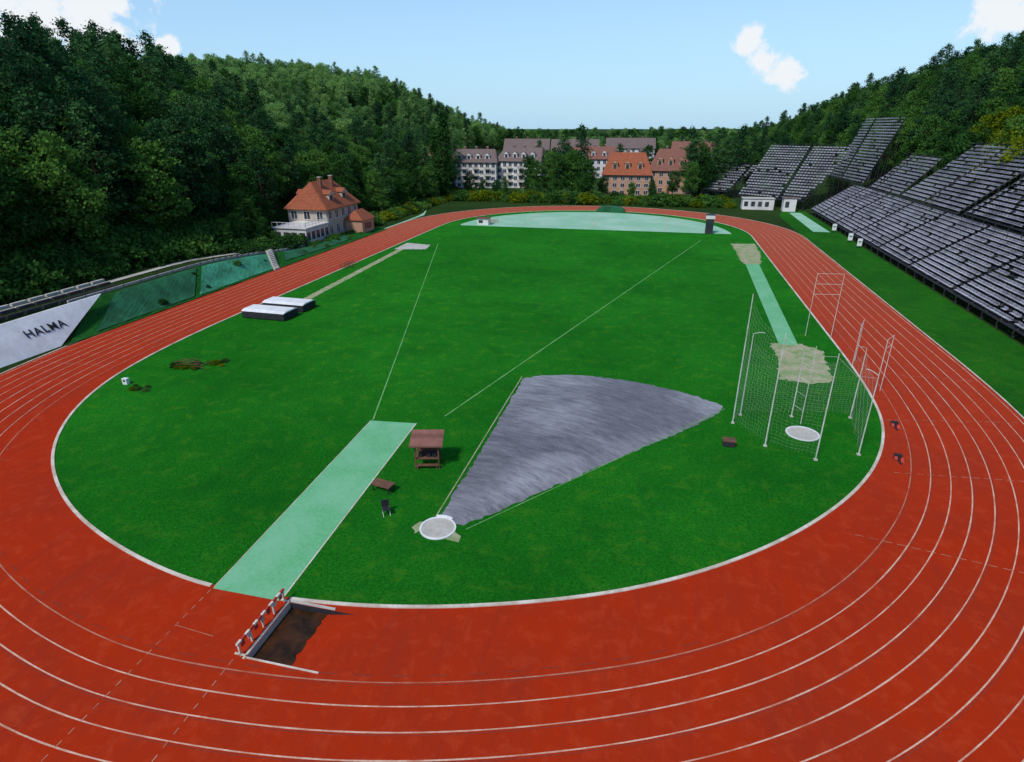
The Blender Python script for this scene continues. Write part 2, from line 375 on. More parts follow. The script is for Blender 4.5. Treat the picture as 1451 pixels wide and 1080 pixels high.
blob('long_jump_sandpit',[(13.2,60),(14,66),(13.9,71.4),(17.6,71.9),(19.3,70),(18.2,60.6),(16,59.6)],.022,'sand',.17)
blob('long_jump_sandpit',[(15.9,117),(15.7,138.5),(20.6,139.5),(20.3,128),(18.9,117)],.022,'sand',.15)
sheet('long_jump_runway',[(14.9,71.3),(17.0,71.3),(18.7,117.5),(16.3,117.2)],.029,'mint')
blob('long_jump_runway',[(-49.8,76.5),(-48.6,76.5),(-50.6,116),(-51.8,116)],.022,'sand',.06)
blob('long_jump_sandpit',[(-52.6,115.5),(-52.8,123),(-47,122),(-46.2,117)],.029,'conc',.1)
sheet('grass_verge',[(32.9,10),(42.2,10),(42.2,200),(36,200),(33.2,188),(32.75,150),(32.75,58),(31.5,48),(27,36),(22,26)],-.012,'verge')
sheet('mint_apron',[(36.5,160),(40.3,160),(40.3,196),(37.2,196)],.004,'mintD')
sheet('mint_apron',[(-68,140),(-65.7,140),(-65.4,166),(-68.5,176)],.038,'mintD')

# ------------------------------------------------------------------ water jump
wj=empty('water_jump')
u0,u1,v0,v1=PIT
bl=B()
bl.face([(u0,v0,-.75),(u0+.35,v0,-.75),(u0+.35,v1,-.75),(u0,v1,-.75)],'dark')
bl.face([(u0+.35,v0,-.75),(u1,v0,0),(u1,v1,0),(u0+.35,v1,-.75)],'track')
bl.face([(u0,v0,0),(u0,v1,0),(u0,v1,-.75),(u0,v0,-.75)],'conc')
bl.face([(u0,v0,0),(u0,v0,-.75),(u0+.35,v0,-.75),(u1,v0,0)],'conc')
bl.face([(u0,v1,0),(u1,v1,0),(u0+.35,v1,-.75),(u0,v1,-.75)],'dark')
bl.obj('pit_shell',wj,fixn=False)
m,nt,b,out=new_mat('pit_water_mat'); n=noise(nt,1.1,5,.6,objc(nt),.6); r=ramp(nt,n.outputs[0],[(.35,(.014,.009,.003)),(.65,(.07,.025,.008))])
nt.links.new(r.outputs[0],b.inputs['Base Color']); b.inputs['Roughness'].default_value=.35; b.inputs['Specular IOR Level'].default_value=.2; bump(nt,b,n.outputs[0],.1,.02); M['water']=m
uw=u0+.35+(u1-u0-.35)*(.75-.36)/.75
bl=B(); e_=[(uw+RNG.normal(0,.10),v0+.002+(v1-v0-.004)*i/16,-.36) for i in range(17)]
bl.face([(u0+.002,v0+.002,-.36)]+e_+[(u0+.002,v1-.002,-.36)],'water'); bl.obj('water',wj,fixn=False)
bl=B()
bl.box(u0-.09,(v0+v1)/2,.0,.12,v1-v0+.3,.05,'kerb'); bl.box((u0+u1)/2,v0-.06,.0,u1-u0,.08,.045,'kerb')
bl.box((u0+u1)/2-.6,v1+.08,.0,u1-u0-1.2,.12,.07,'conc')
bl.obj('pit_rim',wj)
bl=B()
for i in range(12):
    y=v0-.1+(v1-v0+.2)*(i+.5)/12; bl.box(u0-.35,y,.68,.12,(v1-v0+.2)/12,.12,'kerb' if i%2==0 else 'red')
for y in (v0,v0+.9,v0+1.83,v0+2.75,v1): bl.box(u0-.35,y,0,.08,.08,.68,'kerb')
for y in (v0,v1): bl.box(u0-.35,y,0.05,.6,.08,.06,'kerb')
for i in range(7):
    bl.box(u0-.35,v0+.3+i*.52,.35,.03,.26,.24,'kerb' if i%2 else 'red')
bl.obj('barrier',wj)

# ------------------------------------------------------------------ small field equipment
e=empty('judges_shelter',(-15.1,36.4,.012),.25)
bl=B()
for x in (-.85,.85):
    for y in (-.6,.6): bl.box(x,y,0,.1,.1,2.0,'brown')
bl.box(0,.6,.5,1.7,.05,.9,'brown'); bl.box(0,0,.75,1.7,1.1,.06,'brown'); bl.box(0,-.6,.28,1.6,.3,.05,'brown')
for x in (-.7,.7): bl.box(x,-.6,0,.08,.3,.28,'brown')
bl.obj('frame',e)
bl=B(); bl.hexa([(-1.2,-.95,1.95),(1.2,-.95,1.95),(1.2,.95,2.35),(-1.2,.95,2.35),(-1.2,-.95,2.03),(1.2,-.95,2.03),(1.2,.95,2.43),(-1.2,.95,2.43)],'roofr')
bl.obj('roof',e)
bl=B(); 
for x in (-.5,.1,.5): bl.box(x,-.15,.81,.28,.4,.28,'dark')
bl.obj('equipment_case',e)
bl=B(); e=empty('timing_table',(-16.9,32.4,.012),-.2)
bl.box(0,0,.5,1.5,.8,.07,'brown')
for x in (-.65,.65):
    for y in (-.3,.3): bl.box(x,y,0,.07,.07,.5,'dark')
bl.box(0,0,.2,1.3,.05,.05,'dark'); bl.obj('top_and_legs',e)
e=empty('folding_chair',(-15.5,29.8,.012),.6); bl=B()
bl.box(0,0,.45,.5,.48,.05,'dark'); bl.box(0,.24,.5,.5,.05,.5,'dark')
for x in (-.22,.22):
    bl.tube((x,-.25,0),(x,.22,.5),.02,.02,'pole'); bl.tube((x,.25,0),(x,-.2,.47),.02,.02,'pole')
bl.obj('seat_and_legs',e)
def hurdle(bl,x,y,rot,h=.9,k='brown'):
    c,s=math.cos(rot),math.sin(rot)
    def P(a,b,z): return (x+a*c-b*s,y+a*s+b*c,z)
    for a in (-.58,.58):
        bl.tube(P(a,0,.02),P(a,0,h),.02,.02,k,6); bl.tube(P(a,0,.03),P(a,.65,.03),.02,.02,k,6)
    for z in (h-.04,h*.55): bl.tube(P(-.6,0,z),P(.6,0,z),.03,.03,k,6)
def hstack(c,n,w,k='brown'):
    bl=B()
    for i in range(n):
        hurdle(bl,c[0]+(i%w)*.95-w*.45+RNG.normal(0,.25),c[1]+(i//w)*.7+RNG.normal(0,.2),RNG.normal(.2,.35),.8,k)
    bl.obj('hurdle_stack')
hstack((-45.6,49.0),5,3); hstack((-53.2,96.5),10,2); hstack((-42.5,156),10,4,'red')
bl=B()
bl.box(-49.4,43.9,.012,.5,.35,.55,'white'); bl.box(-49.4,43.9,.562,.56,.41,.05,'white'); bl.box(-49.4,43.74,.3,.2,.08,.2,'dark'); bl.obj('lane_marker_box')
def startblock(c):
    bl=B(); bl.box(c[0],c[1],.02,.12,.9,.04,'dark')
    for s_,y in ((-.16,.15),(.16,-.2)):
        bl.hexa([(c[0]+s_-.1,c[1]+y,.06),(c[0]+s_+.1,c[1]+y,.06),(c[0]+s_+.1,c[1]+y+.3,.06),(c[0]+s_-.1,c[1]+y+.3,.06),(c[0]+s_-.1,c[1]+y+.2,.3),(c[0]+s_+.1,c[1]+y+.2,.3),(c[0]+s_+.1,c[1]+y+.3,.3),(c[0]+s_-.1,c[1]+y+.3,.3)],'red')
    bl.box(c[0],c[1]+.45,.06,.5,.25,.35,'dark')
    bl.obj('starting_block')
startblock((20.9,51.0)); startblock((19.3,45.0)); 
for (cx,cy) in ((-49.1,67.4),(-48.9,71.6)):
    e=empty('high_jump_mat',(cx,cy,.012),-.03); bl=B()
    bl.box(0,0,0.1,6.3,3.2,.75,'dark'); 
    for x in (-2.9,-1,1,2.9):
        for y in (-1.4,1.4): bl.box(x,y,0,.2,.2,.1,'steel')
    bl.obj('foam_mat',e,bevel=.05)
    bl=B()
    bl.hexa([(-3.2,-1.65,.98),(3.2,-1.65,.98),(3.2,1.65,.98),(-3.2,1.65,.98),(-3.2,-1.0,1.18),(3.2,-1.0,1.18),(3.2,1.0,1.18),(-3.2,1.0,1.18)],'white')
    for x in (-3.1,3.1):
        for y in (-1.55,1.55): bl.box(x,y,0.02,.06,.06,.96,'steel')
    bl.obj('cover',e,bevel=.03)
cg=empty('hammer_cage'); bl=B()
cp=[(7.7,48.8,11.3),(8.5,50.6,7.5),(9.8,45.2,9.4),(13.2,43.8,8.6),(16.6,45.4,6.6),(17.7,52.2,6.4),(12.8,51.3,6.0)]
for ix,(u,v,z) in enumerate(cp):
    bl.tube((u,v,0),(u,v,z*.5),.055,.045,'pole'); bl.tube((u,v,z*.5),(u,v,z),.045,.032,'pole'); bl.box(u,v,.0,.26,.26,.1,'conc')
    if ix in (4,5,1):
        a=math.atan2(v-48,u-13); last=(u,v,z)
        for i in range(1,6):
            t=i/5*math.pi*.5; q=(u-math.cos(a)*.9*math.sin(t),v-math.sin(a)*.9*math.sin(t),z+.5*math.sin(t)*(1-t*.35))
            bl.tube(last,q,.03,.026,'pole',6,False); last=q
bl.obj('post',cg)
bl=B()
for i,j,top,bot in ((0,2,.95,.05),(0,1,.8,.0),(2,3,.9,.1),(4,5,.95,.1),(6,1,.9,.2),(6,5,.9,.3)):
    a=np.array(cp[i]);b_=np.array(cp[j]); L=np.linalg.norm(a[:2]-b_[:2]); nv=max(4,int(L/.3)); rows=26
    G=np.zeros((nv+1,rows+1,3))
    for p in range(nv+1):
        t=p/nv; zt=(a[2]+(b_[2]-a[2])*t)*top-.5*math.sin(math.pi*t); zb=.15+bot
        for q in range(rows+1):
            s_=q/rows; G[p,q]=(a[0]+(b_[0]-a[0])*t+.06*math.sin(q*.8+p),a[1]+(b_[1]-a[1])*t+.15*math.sin(p*.8)*(s_),zt+(zb-zt)*s_)
    for p in range(nv+1):
        for q in range(rows):
            bl.tube(G[p,q],G[p,q+1],.0030,.0030,'net',3,False)
            if p<nv: bl.tube(G[p,q],G[p+1,q],.0030,.0030,'net',3,False)
bl.obj('net',cg,fixn=False)
bl=B()
for i,j in ((2,3),(3,4)):
    a=cp[i];b_=cp[j]; m_=((a[0]+b_[0])/2,(a[1]+b_[1])/2,(a[2]+b_[2])/2*.95-.5)
    bl.tube((a[0],a[1],a[2]*.97),m_,.010,.010,'pole',4,False); bl.tube(m_,(b_[0],b_[1],b_[2]*.97),.010,.010,'pole',4,False)
bl.obj('cable',cg)
bl=B()
for q in range(5):
    z=1.2+q*1.3; bl.tube((12.8,51.3,z),(13.3,50.0,z),.014,.014,'pole',4,False)
bl.tube((13.3,50,0),(13.3,50,7),.035,.03,'pole',6)
bl.obj('ladder_brace',cg)
bl=B(); bl.box(7.0,44.6,.05,.9,.6,.45,'dark'); bl.box(7.0,44.6,.5,1.0,.7,.08,'brown'); bl.box(6.7,44.6,0,.1,.5,.05,'dark'); bl.obj('equipment_box')
def frame(c,w,h,rot,nb):
    bl=B(); cc,ss=math.cos(rot),math.sin(rot)
    p=(c[0]-w/2*cc,c[1]-w/2*ss);q=(c[0]+w/2*cc,c[1]+w/2*ss)
    for a in (p,q): bl.tube((*a,0),(*a,h),.035,.03,'pole')
    for i in range(nb):
        z=h*(1-i*.16); bl.tube((*p,z),(*q,z),.022,.022,'pole',6)
    bl.obj('net_frame')
frame((20.0,75.5),3.0,7.6,.15,3); frame((21.6,66.5),2.0,4.6,1.2,2); frame((21.6,58.5),1.8,5.6,1.0,2)
e=empty('timing_booth',(11.8,151.5,.02)); bl=B()
bl.box(0,0,0,1.7,1.6,3.4,'steel'); bl.box(0,0,3.4,2.0,1.9,.9,'wallw'); bl.box(0,0,4.3,2.2,2.1,.1,'steel'); bl.obj('cabin',e,bevel=.03)
bl=B(); bl.box(0,-.82,1.8,1.2,.05,.9,'glass'); bl.obj('window',e)
bl=B(); n=14
for i in range(n):
    t0=math.pi*i/n;t1=math.pi*(i+1)/n
    a0=(-14.1-4.2*math.cos(t0),1.6*math.sin(t0)**.7);a1=(-14.1-4.2*math.cos(t1),1.6*math.sin(t1)**.7)
    bl.hexa([(a0[0],184,0),(a1[0],184,0),(a1[0],187.5,0),(a0[0],187.5,0),(a0[0],184,a0[1]+.02),(a1[0],184,a1[1]+.02),(a1[0],187.5,a1[1]+.02),(a0[0],187.5,a0[1]+.02)],'tarpd')
bl.obj('covered_vault_mat')
def lowstand(c,w,d,h,k1,k2,name):
    bl=B(); bl.box(c[0],c[1],0,w,d,h,k1); bl.box(c[0],c[1],h,w+.5,d+.5,.12,k2)
    for i in range(int(w//2)): bl.box(c[0]-w/2+1+i*2,c[1]-d/2-.01,h*.3,1.1,.06,h*.45,'glass')
    bl.obj(name)
lowstand((-44,153),3,2,1.6,'wallw','roofr','equipment_shed'); 
lowstand((29,203),9,4,3.2,'wallw','conc','ticket_kiosk'); lowstand((37.5,200),3.5,3,3.8,'wallw','roofg','ticket_kiosk')

# ------------------------------------------------------------------ bleachers
def lerp(a,b,t): return tuple(a[i]+(b[i]-a[i])*t for i in range(3))
def bleacher(name,f0,f1,b0,b1,rows,seatlen=.85,gap=.22,aisle=16,back=True):
    e=empty(name); st=B(); se=B()
    f0,f1,b0,b1=map(lambda p:tuple(map(float,p)),(f0,f1,b0,b1))
    for r in range(rows):
        t=r/(rows-1); t2=(r+1)/(rows-1)
        a=lerp(f0,b0,t); b=lerp(f1,b1,t); a2=lerp(f0,b0,t2); b2=lerp(f1,b1,t2)
        st.hexa([(a[0],a[1],a[2]-.12),(b[0],b[1],b[2]-.12),(b2[0],b2[1],b[2]-.12),(a2[0],a2[1],a[2]-.12),a,b,(b2[0],b2[1],b[2]),(a2[0],a2[1],a[2])],'steel')
        L=math.dist(a[:2],b[:2]); n=max(1,int(L/(seatlen+gap)))
        dx,dy=(b[0]-a[0])/L,(b[1]-a[1])/L
        m=lerp(a,a2,.45); px,py=(a2[0]-a[0]),(a2[1]-a[1]); pl=math.hypot(px,py); px/=pl;py/=pl
        dep=min(.42,pl*.55)
        for i in range(n):
            if i%aisle==aisle-1: continue
            if random.random()<.04: continue
            x=m[0]+dx*(i+.5)*(seatlen+gap); y=m[1]+dy*(i+.5)*(seatlen+gap); z=a[2]+.40+random.uniform(-.02,.02)
            h=seatlen/2
            q=[(x-dx*h,y-dy*h),(x+dx*h,y+dy*h),(x+dx*h+px*dep,y+dy*h+py*dep),(x-dx*h+px*dep,y-dy*h+py*dep)]
            se.hexa([(*k,z) for k in q]+[(*k,z+.06) for k in q],'seat')
            if back:
                q2=[(q[3][0]-px*.02,q[3][1]-py*.02),(q[2][0]-px*.02,q[2][1]-py*.02),(q[2][0]+px*.04,q[2][1]+py*.04),(q[3][0]+px*.04,q[3][1]+py*.04)]
                se.hexa([(*k,z+.12) for k in q2]+[(*k,z+.34) for k in q2],'seat')
            if i%2==0: st.box(x+px*dep*.5,y+py*dep*.5,a[2],.05,.05,z-a[2],'steel')
    L=math.dist(f0[:2],f1[:2]); n=max(2,int(L/4))
    for i in range(n+1):
        s_=i/n; p=lerp(f0,f1,s_); q=lerp(b0,b1,s_); last=None
        for j in range(5):
            w=lerp(p,q,j/4); gz=float(H(w[0],w[1])); st.box(w[0],w[1],gz-.1,.09,.09,max(.1,w[2]-gz),'steel')
            if last: st.tube((last[0],last[1],last[3]),(w[0],w[1],w[2]-.2),.04,.04,'steel',4,False)
            last=(w[0],w[1],w[2],gz)
        st.tube((p[0],p[1],p[2]-.25),(q[0],q[1],q[2]-.25),.08,.08,'steel',4,False)
        st.box(q[0],q[1],q[2],.06,.06,1.3,'steel')
    for dz in (.55,1.05,1.3):
        st.tube((b0[0],b0[1],b0[2]+dz),(b1[0],b1[1],b1[2]+dz),.03,.03,'steel',5,False)
    for dz in (.5,.95):
        st.tube((f0[0],f0[1],f0[2]+dz),(f1[0],f1[1],f1[2]+dz),.025,.025,'steel',5,False)
    st.obj('scaffold',e,fixn=False); se.obj('bench',e,fixn=False)
    return e
bleacher('grandstand',(42.2,48,1.1),(42.6,196,1.1),(51.8,48,7.6),(52.2,196,7.2),14)
bleacher('grandstand',(53.6,58,8.8),(53.6,128,8.8),(64,58,17.6),(64,128,17.6),15)
bleacher('grandstand',(53.2,130,8.6),(53.2,160,8.6),(65,130,18.9),(65,160,18.9),17)
bleacher('grandstand',(53.6,163,8.4),(53.6,185,8.4),(61,165,15.8),(61,185,15.8),12)
bleacher('grandstand',(52.8,188,9),(50.5,214,9),(64,203,25),(60,226,22),22)
bleacher('grandstand',(24.5,217,2.6),(42,203,2.6),(36,243,16.5),(60,226,17),20,aisle=14)
bleacher('grandstand',(12,238,2.5),(22,229,2.5),(20,258,9.5),(34,246,10),11,aisle=14)
for v in (160,146,139):
    e=empty('notice_board',(41.0,v,0)); bl=B(); bl.box(0,0,.5,.9,.08,1.5,'white'); bl.box(-.4,.07,0,.06,.06,1.9,'steel'); bl.box(.4,.07,0,.06,.06,1.9,'steel'); bl.box(0,-.045,1.2,.6,.012,.3,'tarpg'); bl.obj('panel',e)

# ------------------------------------------------------------------ left bank
def bankpt(t,v,dz=.05):
    u=-65.0-4.6*t; return (u,v,float(H(u,v))+dz)
def bank_sheet(name,v00,v01,v10,v11,t0,t1,k,dz=.05,nv=10,nt_=6,parent=None,wrk=0):
    bl=B(); 
    G=[[None]*(nt_+1) for _ in range(nv+1)]
    for i in range(nv+1):
        for j in range(nt_+1):
            t=t0+(t1-t0)*j/nt_; f=j/nt_; a=v00+(v10-v00)*f; b=v01+(v11-v01)*f
            G[i][j]=bankpt(t,a+(b-a)*i/nv,dz+random.uniform(0,wrk))
    for i in range(nv):
        for j in range(nt_): bl.face([G[i][j],G[i+1][j],G[i+1][j+1],G[i][j+1]],k)
    return bl.obj(name,parent)
ban=empty('advertising_banner')
bl=B(); bl.hexa([(-65.3,30,0),(-65.3,50.9,0),(-65.5,50.9,0),(-65.5,30,0),(-68.2,30,3.4),(-68.2,60.5,3.7),(-68.4,60.5,3.7),(-68.4,30,3.4)],'white')
bl.obj('panel',ban)
cu=D.curves.new('letters','FONT'); cu.body='HALMA'; cu.size=1.35; cu.extrude=.015; cu.offset=.02; cu.space_character=1.15; cu.align_x='CENTER'; cu.align_y='CENTER'
to=D.objects.new('letters_tmp',cu); COL.objects.link(to)
bpy.context.view_layer.update()
tm=D.meshes.new_from_object(to.evaluated_get(bpy.context.evaluated_depsgraph_get())); D.objects.remove(to)
tm.materials.clear(); tm.materials.append(M['dark'])
tob=D.objects.new('letters',tm); COL.objects.link(tob)
from mathutils import Matrix,Vector
X=Vector((0,1,.0)).normalized(); Y=Vector((-2.9,0,3.5)).normalized(); Z=X.cross(Y)
tob.matrix_world=Matrix(((X.x,Y.x,Z.x,-66.85),(X.y,Y.y,Z.y,51.2),(X.z,Y.z,Z.z,2.05),(0,0,0,1))); tob.parent=ban
bank_sheet('grass_bank',51.5,140,61,140,0,1,'bankg',.04,60,8,wrk=.12)
bank_sheet('bank_tarpaulin',74,93,80,96.5,.08,.90,'tarpg',.19,40,8,wrk=.06)
bank_sheet('bank_netting',56,73,64,79,.1,.93,'tarpd',.19,34,8,wrk=.06)
bank_sheet('bank_netting',98,124,102,126,.3,.92,'tarpd',.19,40,6,wrk=.06)
st=B()
for i in range(14):
    t=i/14; p=bankpt(t,88+5*t,0); st.box(p[0],p[1]+5.0,p[2]-.1,.36,1.5,.42,'conc')
st.obj('bank_stair')
bl=B()
for v in np.arange(36,140,3.0):
    z=float(H(-70.2,v)); bl.tube((-70.2,v,z-.1),(-70.2,v,z+1.1),.04,.04,'steel',6)
    z2=float(H(-70.2,v+3));
    for dz in (.55,1.08): bl.tube((-70.2,v,z+dz),(-70.2,v+3,z2+dz),.03,.03,'steel',5,False)
bl.obj('railing')
bl=B()
for v in np.arange(34,66,2.2):
    for r in range(3):
        bl.box(-71.3-r*.9,v,float(H(-72,v))+.1+r*.35,.4,1.9,.35,'conc' if r==2 else 'steel')
bl.obj('terrace_bench')
pb=B()
for v in np.arange(30,112,2.):
    z=[float(H(u,w))+.03 for u,w in ((-74.4,v),(-75.6,v),(-75.6,v+2),(-74.4,v+2))]
    pb.face([(-74.4,v,z[0]),(-75.6,v,z[1]),(-75.6,v+2,z[2]),(-74.4,v+2,z[3])],'conc')
pb.obj('footpath')
bl=B()
for v in np.arange(58,112,1.5):
    z=float(H(-71,v)); bl.box(-70.9,v+.75,z-.1,.2,1.5,.4,'conc')
bl.obj('retaining_wall')

# ------------------------------------------------------------------ buildings
def house(name,c,w,d,wh,rh,rot,storeys,cols,side_cols,wall,roof,hip=.0,z0=None,axis='x',chim=2,dorm=0,balc=False,ov=.6):
    zb=float(H(*c)) if z0 is None else z0
    e=empty(name,(c[0],c[1],zb-.3),rot)
    bl=B(); bl.box(0,0,0,w,d,wh,wall)
    sh=wh/storeys
    for i in range(1,storeys): bl.box(0,0,i*sh-.1,w+.12,d+.12,.16,wall)
    if hip==0:
        for s_ in (-1,1):
            if axis=='x': bl.hexa([(s_*w/2-.15,-d/2,wh),(s_*w/2+.15,-d/2,wh),(s_*w/2+.15,d/2,wh),(s_*w/2-.15,d/2,wh),(s_*w/2-.15,-.05,wh+rh-.25),(s_*w/2+.15,-.05,wh+rh-.25),(s_*w/2+.15,.05,wh+rh-.25),(s_*w/2-.15,.05,wh+rh-.25)],wall)
            else: bl.hexa([(-w/2,s_*d/2-.15,wh),(w/2,s_*d/2-.15,wh),(w/2,s_*d/2+.15,wh),(-w/2,s_*d/2+.15,wh),(-.05,s_*d/2-.15,wh+rh-.25),(.05,s_*d/2-.15,wh+rh-.25),(.05,s_*d/2+.15,wh+rh-.25),(-.05,s_*d/2+.15,wh+rh-.25)],wall)
    bl.obj('walls',e)
    bl=B(); W,Dp=w/2+ov,d/2+ov; zt=wh+rh; zl=wh-.15
    A,Bq,C,Dd=(-W,-Dp,zl),(W,-Dp,zl),(W,Dp,zl),(-W,Dp,zl)
    if axis=='x':
        r0,r1=(-W+hip,0,zt),(W-hip,0,zt)
        bl.face([A,Bq,r1,r0],roof); bl.face([C,Dd,r0,r1],roof)
        if hip: bl.face([Bq,C,r1],roof); bl.face([Dd,A,r0],roof)
    else:
        r0,r1=(0,-Dp+hip,zt),(0,Dp-hip,zt)
        bl.face([Bq,C,r1,r0],roof); bl.face([Dd,A,r0,r1],roof)
        if hip: bl.face([A,Bq,r0],roof); bl.face([C,Dd,r1],roof)
    ro=bl.obj('roof',e,fixn=False); md=ro.modifiers.new('s','SOLIDIFY'); md.thickness=.22; md.offset=1
    wn=B(); fr=B()
    for s in range(storeys):
        zc=s*sh+sh*.30
        for i in range(cols):
            x=-w/2+w*(i+.5)/cols; ww=min(1.4,w/cols*.55)
            for sg in (-1,1):
                if s==0 and i==cols//2 and sg<0:
                    wn.box(x,sg*(d/2+.03),.3,1.1,.08,2.1,'brown'); continue
                wn.box(x,sg*(d/2+.02),zc,ww,.08,sh*.54,'glass')
                fr.box(x,sg*(d/2+.06),zc-.12,ww+.25,.16,.1,'white'); fr.box(x,sg*(d/2+.05),zc+sh*.54,ww+.2,.12,.1,'white')
                for q in (-ww/2-.05,0,ww/2+.05): fr.box(x+q,sg*(d/2+.05),zc-.02,.07,.1,sh*.54+.02,'white')
            if balc and s>0 and i%2==0:
                fr.box(x,-(d/2+.7),s*sh+.02,2.4,1.3,.14,'wallw'); fr.box(x,-(d/2+1.32),s*sh+.16,2.4,.07,.75,'wallg')
        for i in range(side_cols):
            y=-d/2+d*(i+.5)/side_cols; ww=min(1.3,d/side_cols*.5)
            for sg in (-1,1):
                wn.box(sg*(w/2+.02),y,zc,.08,ww,sh*.5,'glass')
                fr.box(sg*(w/2+.06),y,zc-.12,.16,ww+.25,.1,'white')
                for q in (-ww/2-.05,0,ww/2+.05): fr.box(sg*(w/2+.05),y+q,zc-.02,.1,.07,sh*.5,'white')
    wn.obj('windows',e); fr.obj('window_frame',e)
    if chim:
        cb=B()
        for i in range(chim):
            f=(i+1)/(chim+1)-.5
            x,y=(w*f,d*.12) if axis=='x' else (w*.12,d*f)
            cb.box(x,y,wh+rh*.45,.8,.6,rh*.55+1.0,'roofr'); cb.box(x,y,wh+rh+1.0,.95,.75,.12,'conc')
        cb.obj('chimney',e)
    if dorm:
        db=B()
        for i in range(dorm):
            f=(i+.5)/dorm-.5
            for sg in (-1,1):
                if axis=='x':
                    x,y=w*.8*f,sg*d*.30; db.box(x,y,wh+rh*.12,1.9,d*.22,rh*.42,wall); db.box(x,sg*(abs(y)+d*.11+.02),wh+rh*.2,1.1,.06,rh*.28,'glass')
                    z=wh+rh*.54; yy0,yy1=y-sg*d*.2,y+sg*(d*.11+.3)
                    db.face([(x-1.25,yy0,z),(x-1.25,yy1,z),(x,yy1,z+.9),(x,yy0,z+.9)],roof); db.face([(x+1.25,yy0,z),(x+1.25,yy1,z),(x,yy1,z+.9),(x,yy0,z+.9)],roof)
                    db.face([(x-1.25,yy1-sg*.05,z),(x+1.25,yy1-sg*.05,z),(x,yy1-sg*.05,z+.9)],wall)
                else:
                    x,y=sg*w*.30,d*.8*f; db.box(x,y,wh+rh*.12,w*.22,1.9,rh*.42,wall); db.box(sg*(abs(x)+w*.11+.02),y,wh+rh*.2,.06,1.1,rh*.28,'glass')
                    z=wh+rh*.54; xx0,xx1=x-sg*w*.2,x+sg*(w*.11+.3)
                    db.face([(xx0,y-1.25,z),(xx1,y-1.25,z),(xx1,y,z+.9),(xx0,y,z+.9)],roof); db.face([(xx0,y+1.25,z),(xx1,y+1.25,z),(xx1,y,z+.9),(xx0,y,z+.9)],roof)
                    db.face([(xx1-sg*.05,y-1.25,z),(xx1-sg*.05,y+1.25,z),(xx1-sg*.05,y,z+.9)],wall)
        db.obj('dormer',e,fixn=False)
    return e
ch=house('clubhouse',(-76.5,131),9.5,15,6.2,5.4,0,2,3,5,'wallg','roofo',hip=3.6,axis='y',chim=2,dorm=2,z0=.5)
bl=B()
bl.box(1.2,-12.2,0,7.6,9.2,3.4,'wallw'); bl.box(1.2,-12.2,3.4,8.2,9.8,.2,'wallw')
for i in range(8):
    y=-16.8+i*1.3; bl.box(5.1,y,3.6,.09,.09,1.0,'wallw')
for i in range(7): bl.box(-2.8+i*1.3,-16.9,3.6,.09,.09,1.0,'wallw')
bl.box(5.1,-12.2,4.55,.1,9.4,.1,'wallw'); bl.box(1.2,-16.9,4.55,8.0,.1,.1,'wallw'); bl.box(5.1,-12.2,4.1,.06,9.4,.06,'wallw')
bl.obj('terrace_wing',ch)
bl=B()
for i in range(5): bl.box(5.03,-15.9+i*1.85,1.0,.08,1.2,1.6,'glass')
for i in range(4): bl.box(-1.6+i*1.9,-16.82,1.0,1.2,.08,1.6,'glass')
bl.obj('terrace_window',ch)
bl=B()
bl.box(7.1,3.2,0,4.4,6.0,3.0,'wallp')
z=3.0
bl.face([(4.8,-.2,z),(9.7,-.2,z),(7.2,1.4,z+2.2)],'roofo'); bl.face([(4.8,6.6,z),(9.7,6.6,z),(7.2,5,z+2.2)],'roofo')
bl.face([(9.7,-.2,z),(9.7,6.6,z),(7.2,5,z+2.2),(7.2,1.4,z+2.2)],'roofo'); bl.face([(4.8,-.2,z),(4.8,6.6,z),(7.2,5,z+2.2),(7.2,1.4,z+2.2)],'roofo')
bl.box(9.33,3.2,.9,.08,3.2,1.3,'glass')
bl.obj('annex',ch)
house('apartment_block',(-76.5,256),19,13,10.2,4.8,.10,4,8,4,'wallw','roofg',hip=2,chim=3,dorm=4,balc=True,z0=0)
house('apartment_block',(-57,260),19,13,10.6,5.0,-.12,4,8,4,'wallw','roofg',hip=2,chim=3,dorm=4,balc=True,z0=0)
house('brick_house',(-88,230),10,12,10.5,6,.3,3,4,4,'wallp','roofr',axis='y',z0=0,chim=1)
house('tenement_house',(-13,240),17,12,7.4,7.4,.05,3,6,4,'wallp','roofo',hip=3,z0=0,chim=3,dorm=3)
house('tenement_house',(3,250),15,12,8.4,7.4,-.1,3,5,4,'wallp','roofr',hip=3,z0=0,chim=2,dorm=3)
house('tenement_house',(-34,320),20,12,9,5.5,.0,3,7,4,'wallw','roofr',z0=0,chim=3,dorm=3)
house('tenement_house',(-50,365),26,13,11,6,.1,4,8,4,'wallg','roofg',z0=0,chim=3)
house('tenement_house',(15,370),22,13,10,6,-.1,4,8,4,'wallg','roofr',z0=0,chim=3)
house('tenement_house',(-80,375),26,13,11,6,.1,4,8,4,'wallw','roofg',z0=0,chim=3)
house('tenement_house',(-22,420),30,13,11,6,.1,4,8,4,'wallw','roofg',z0=0,chim=3)

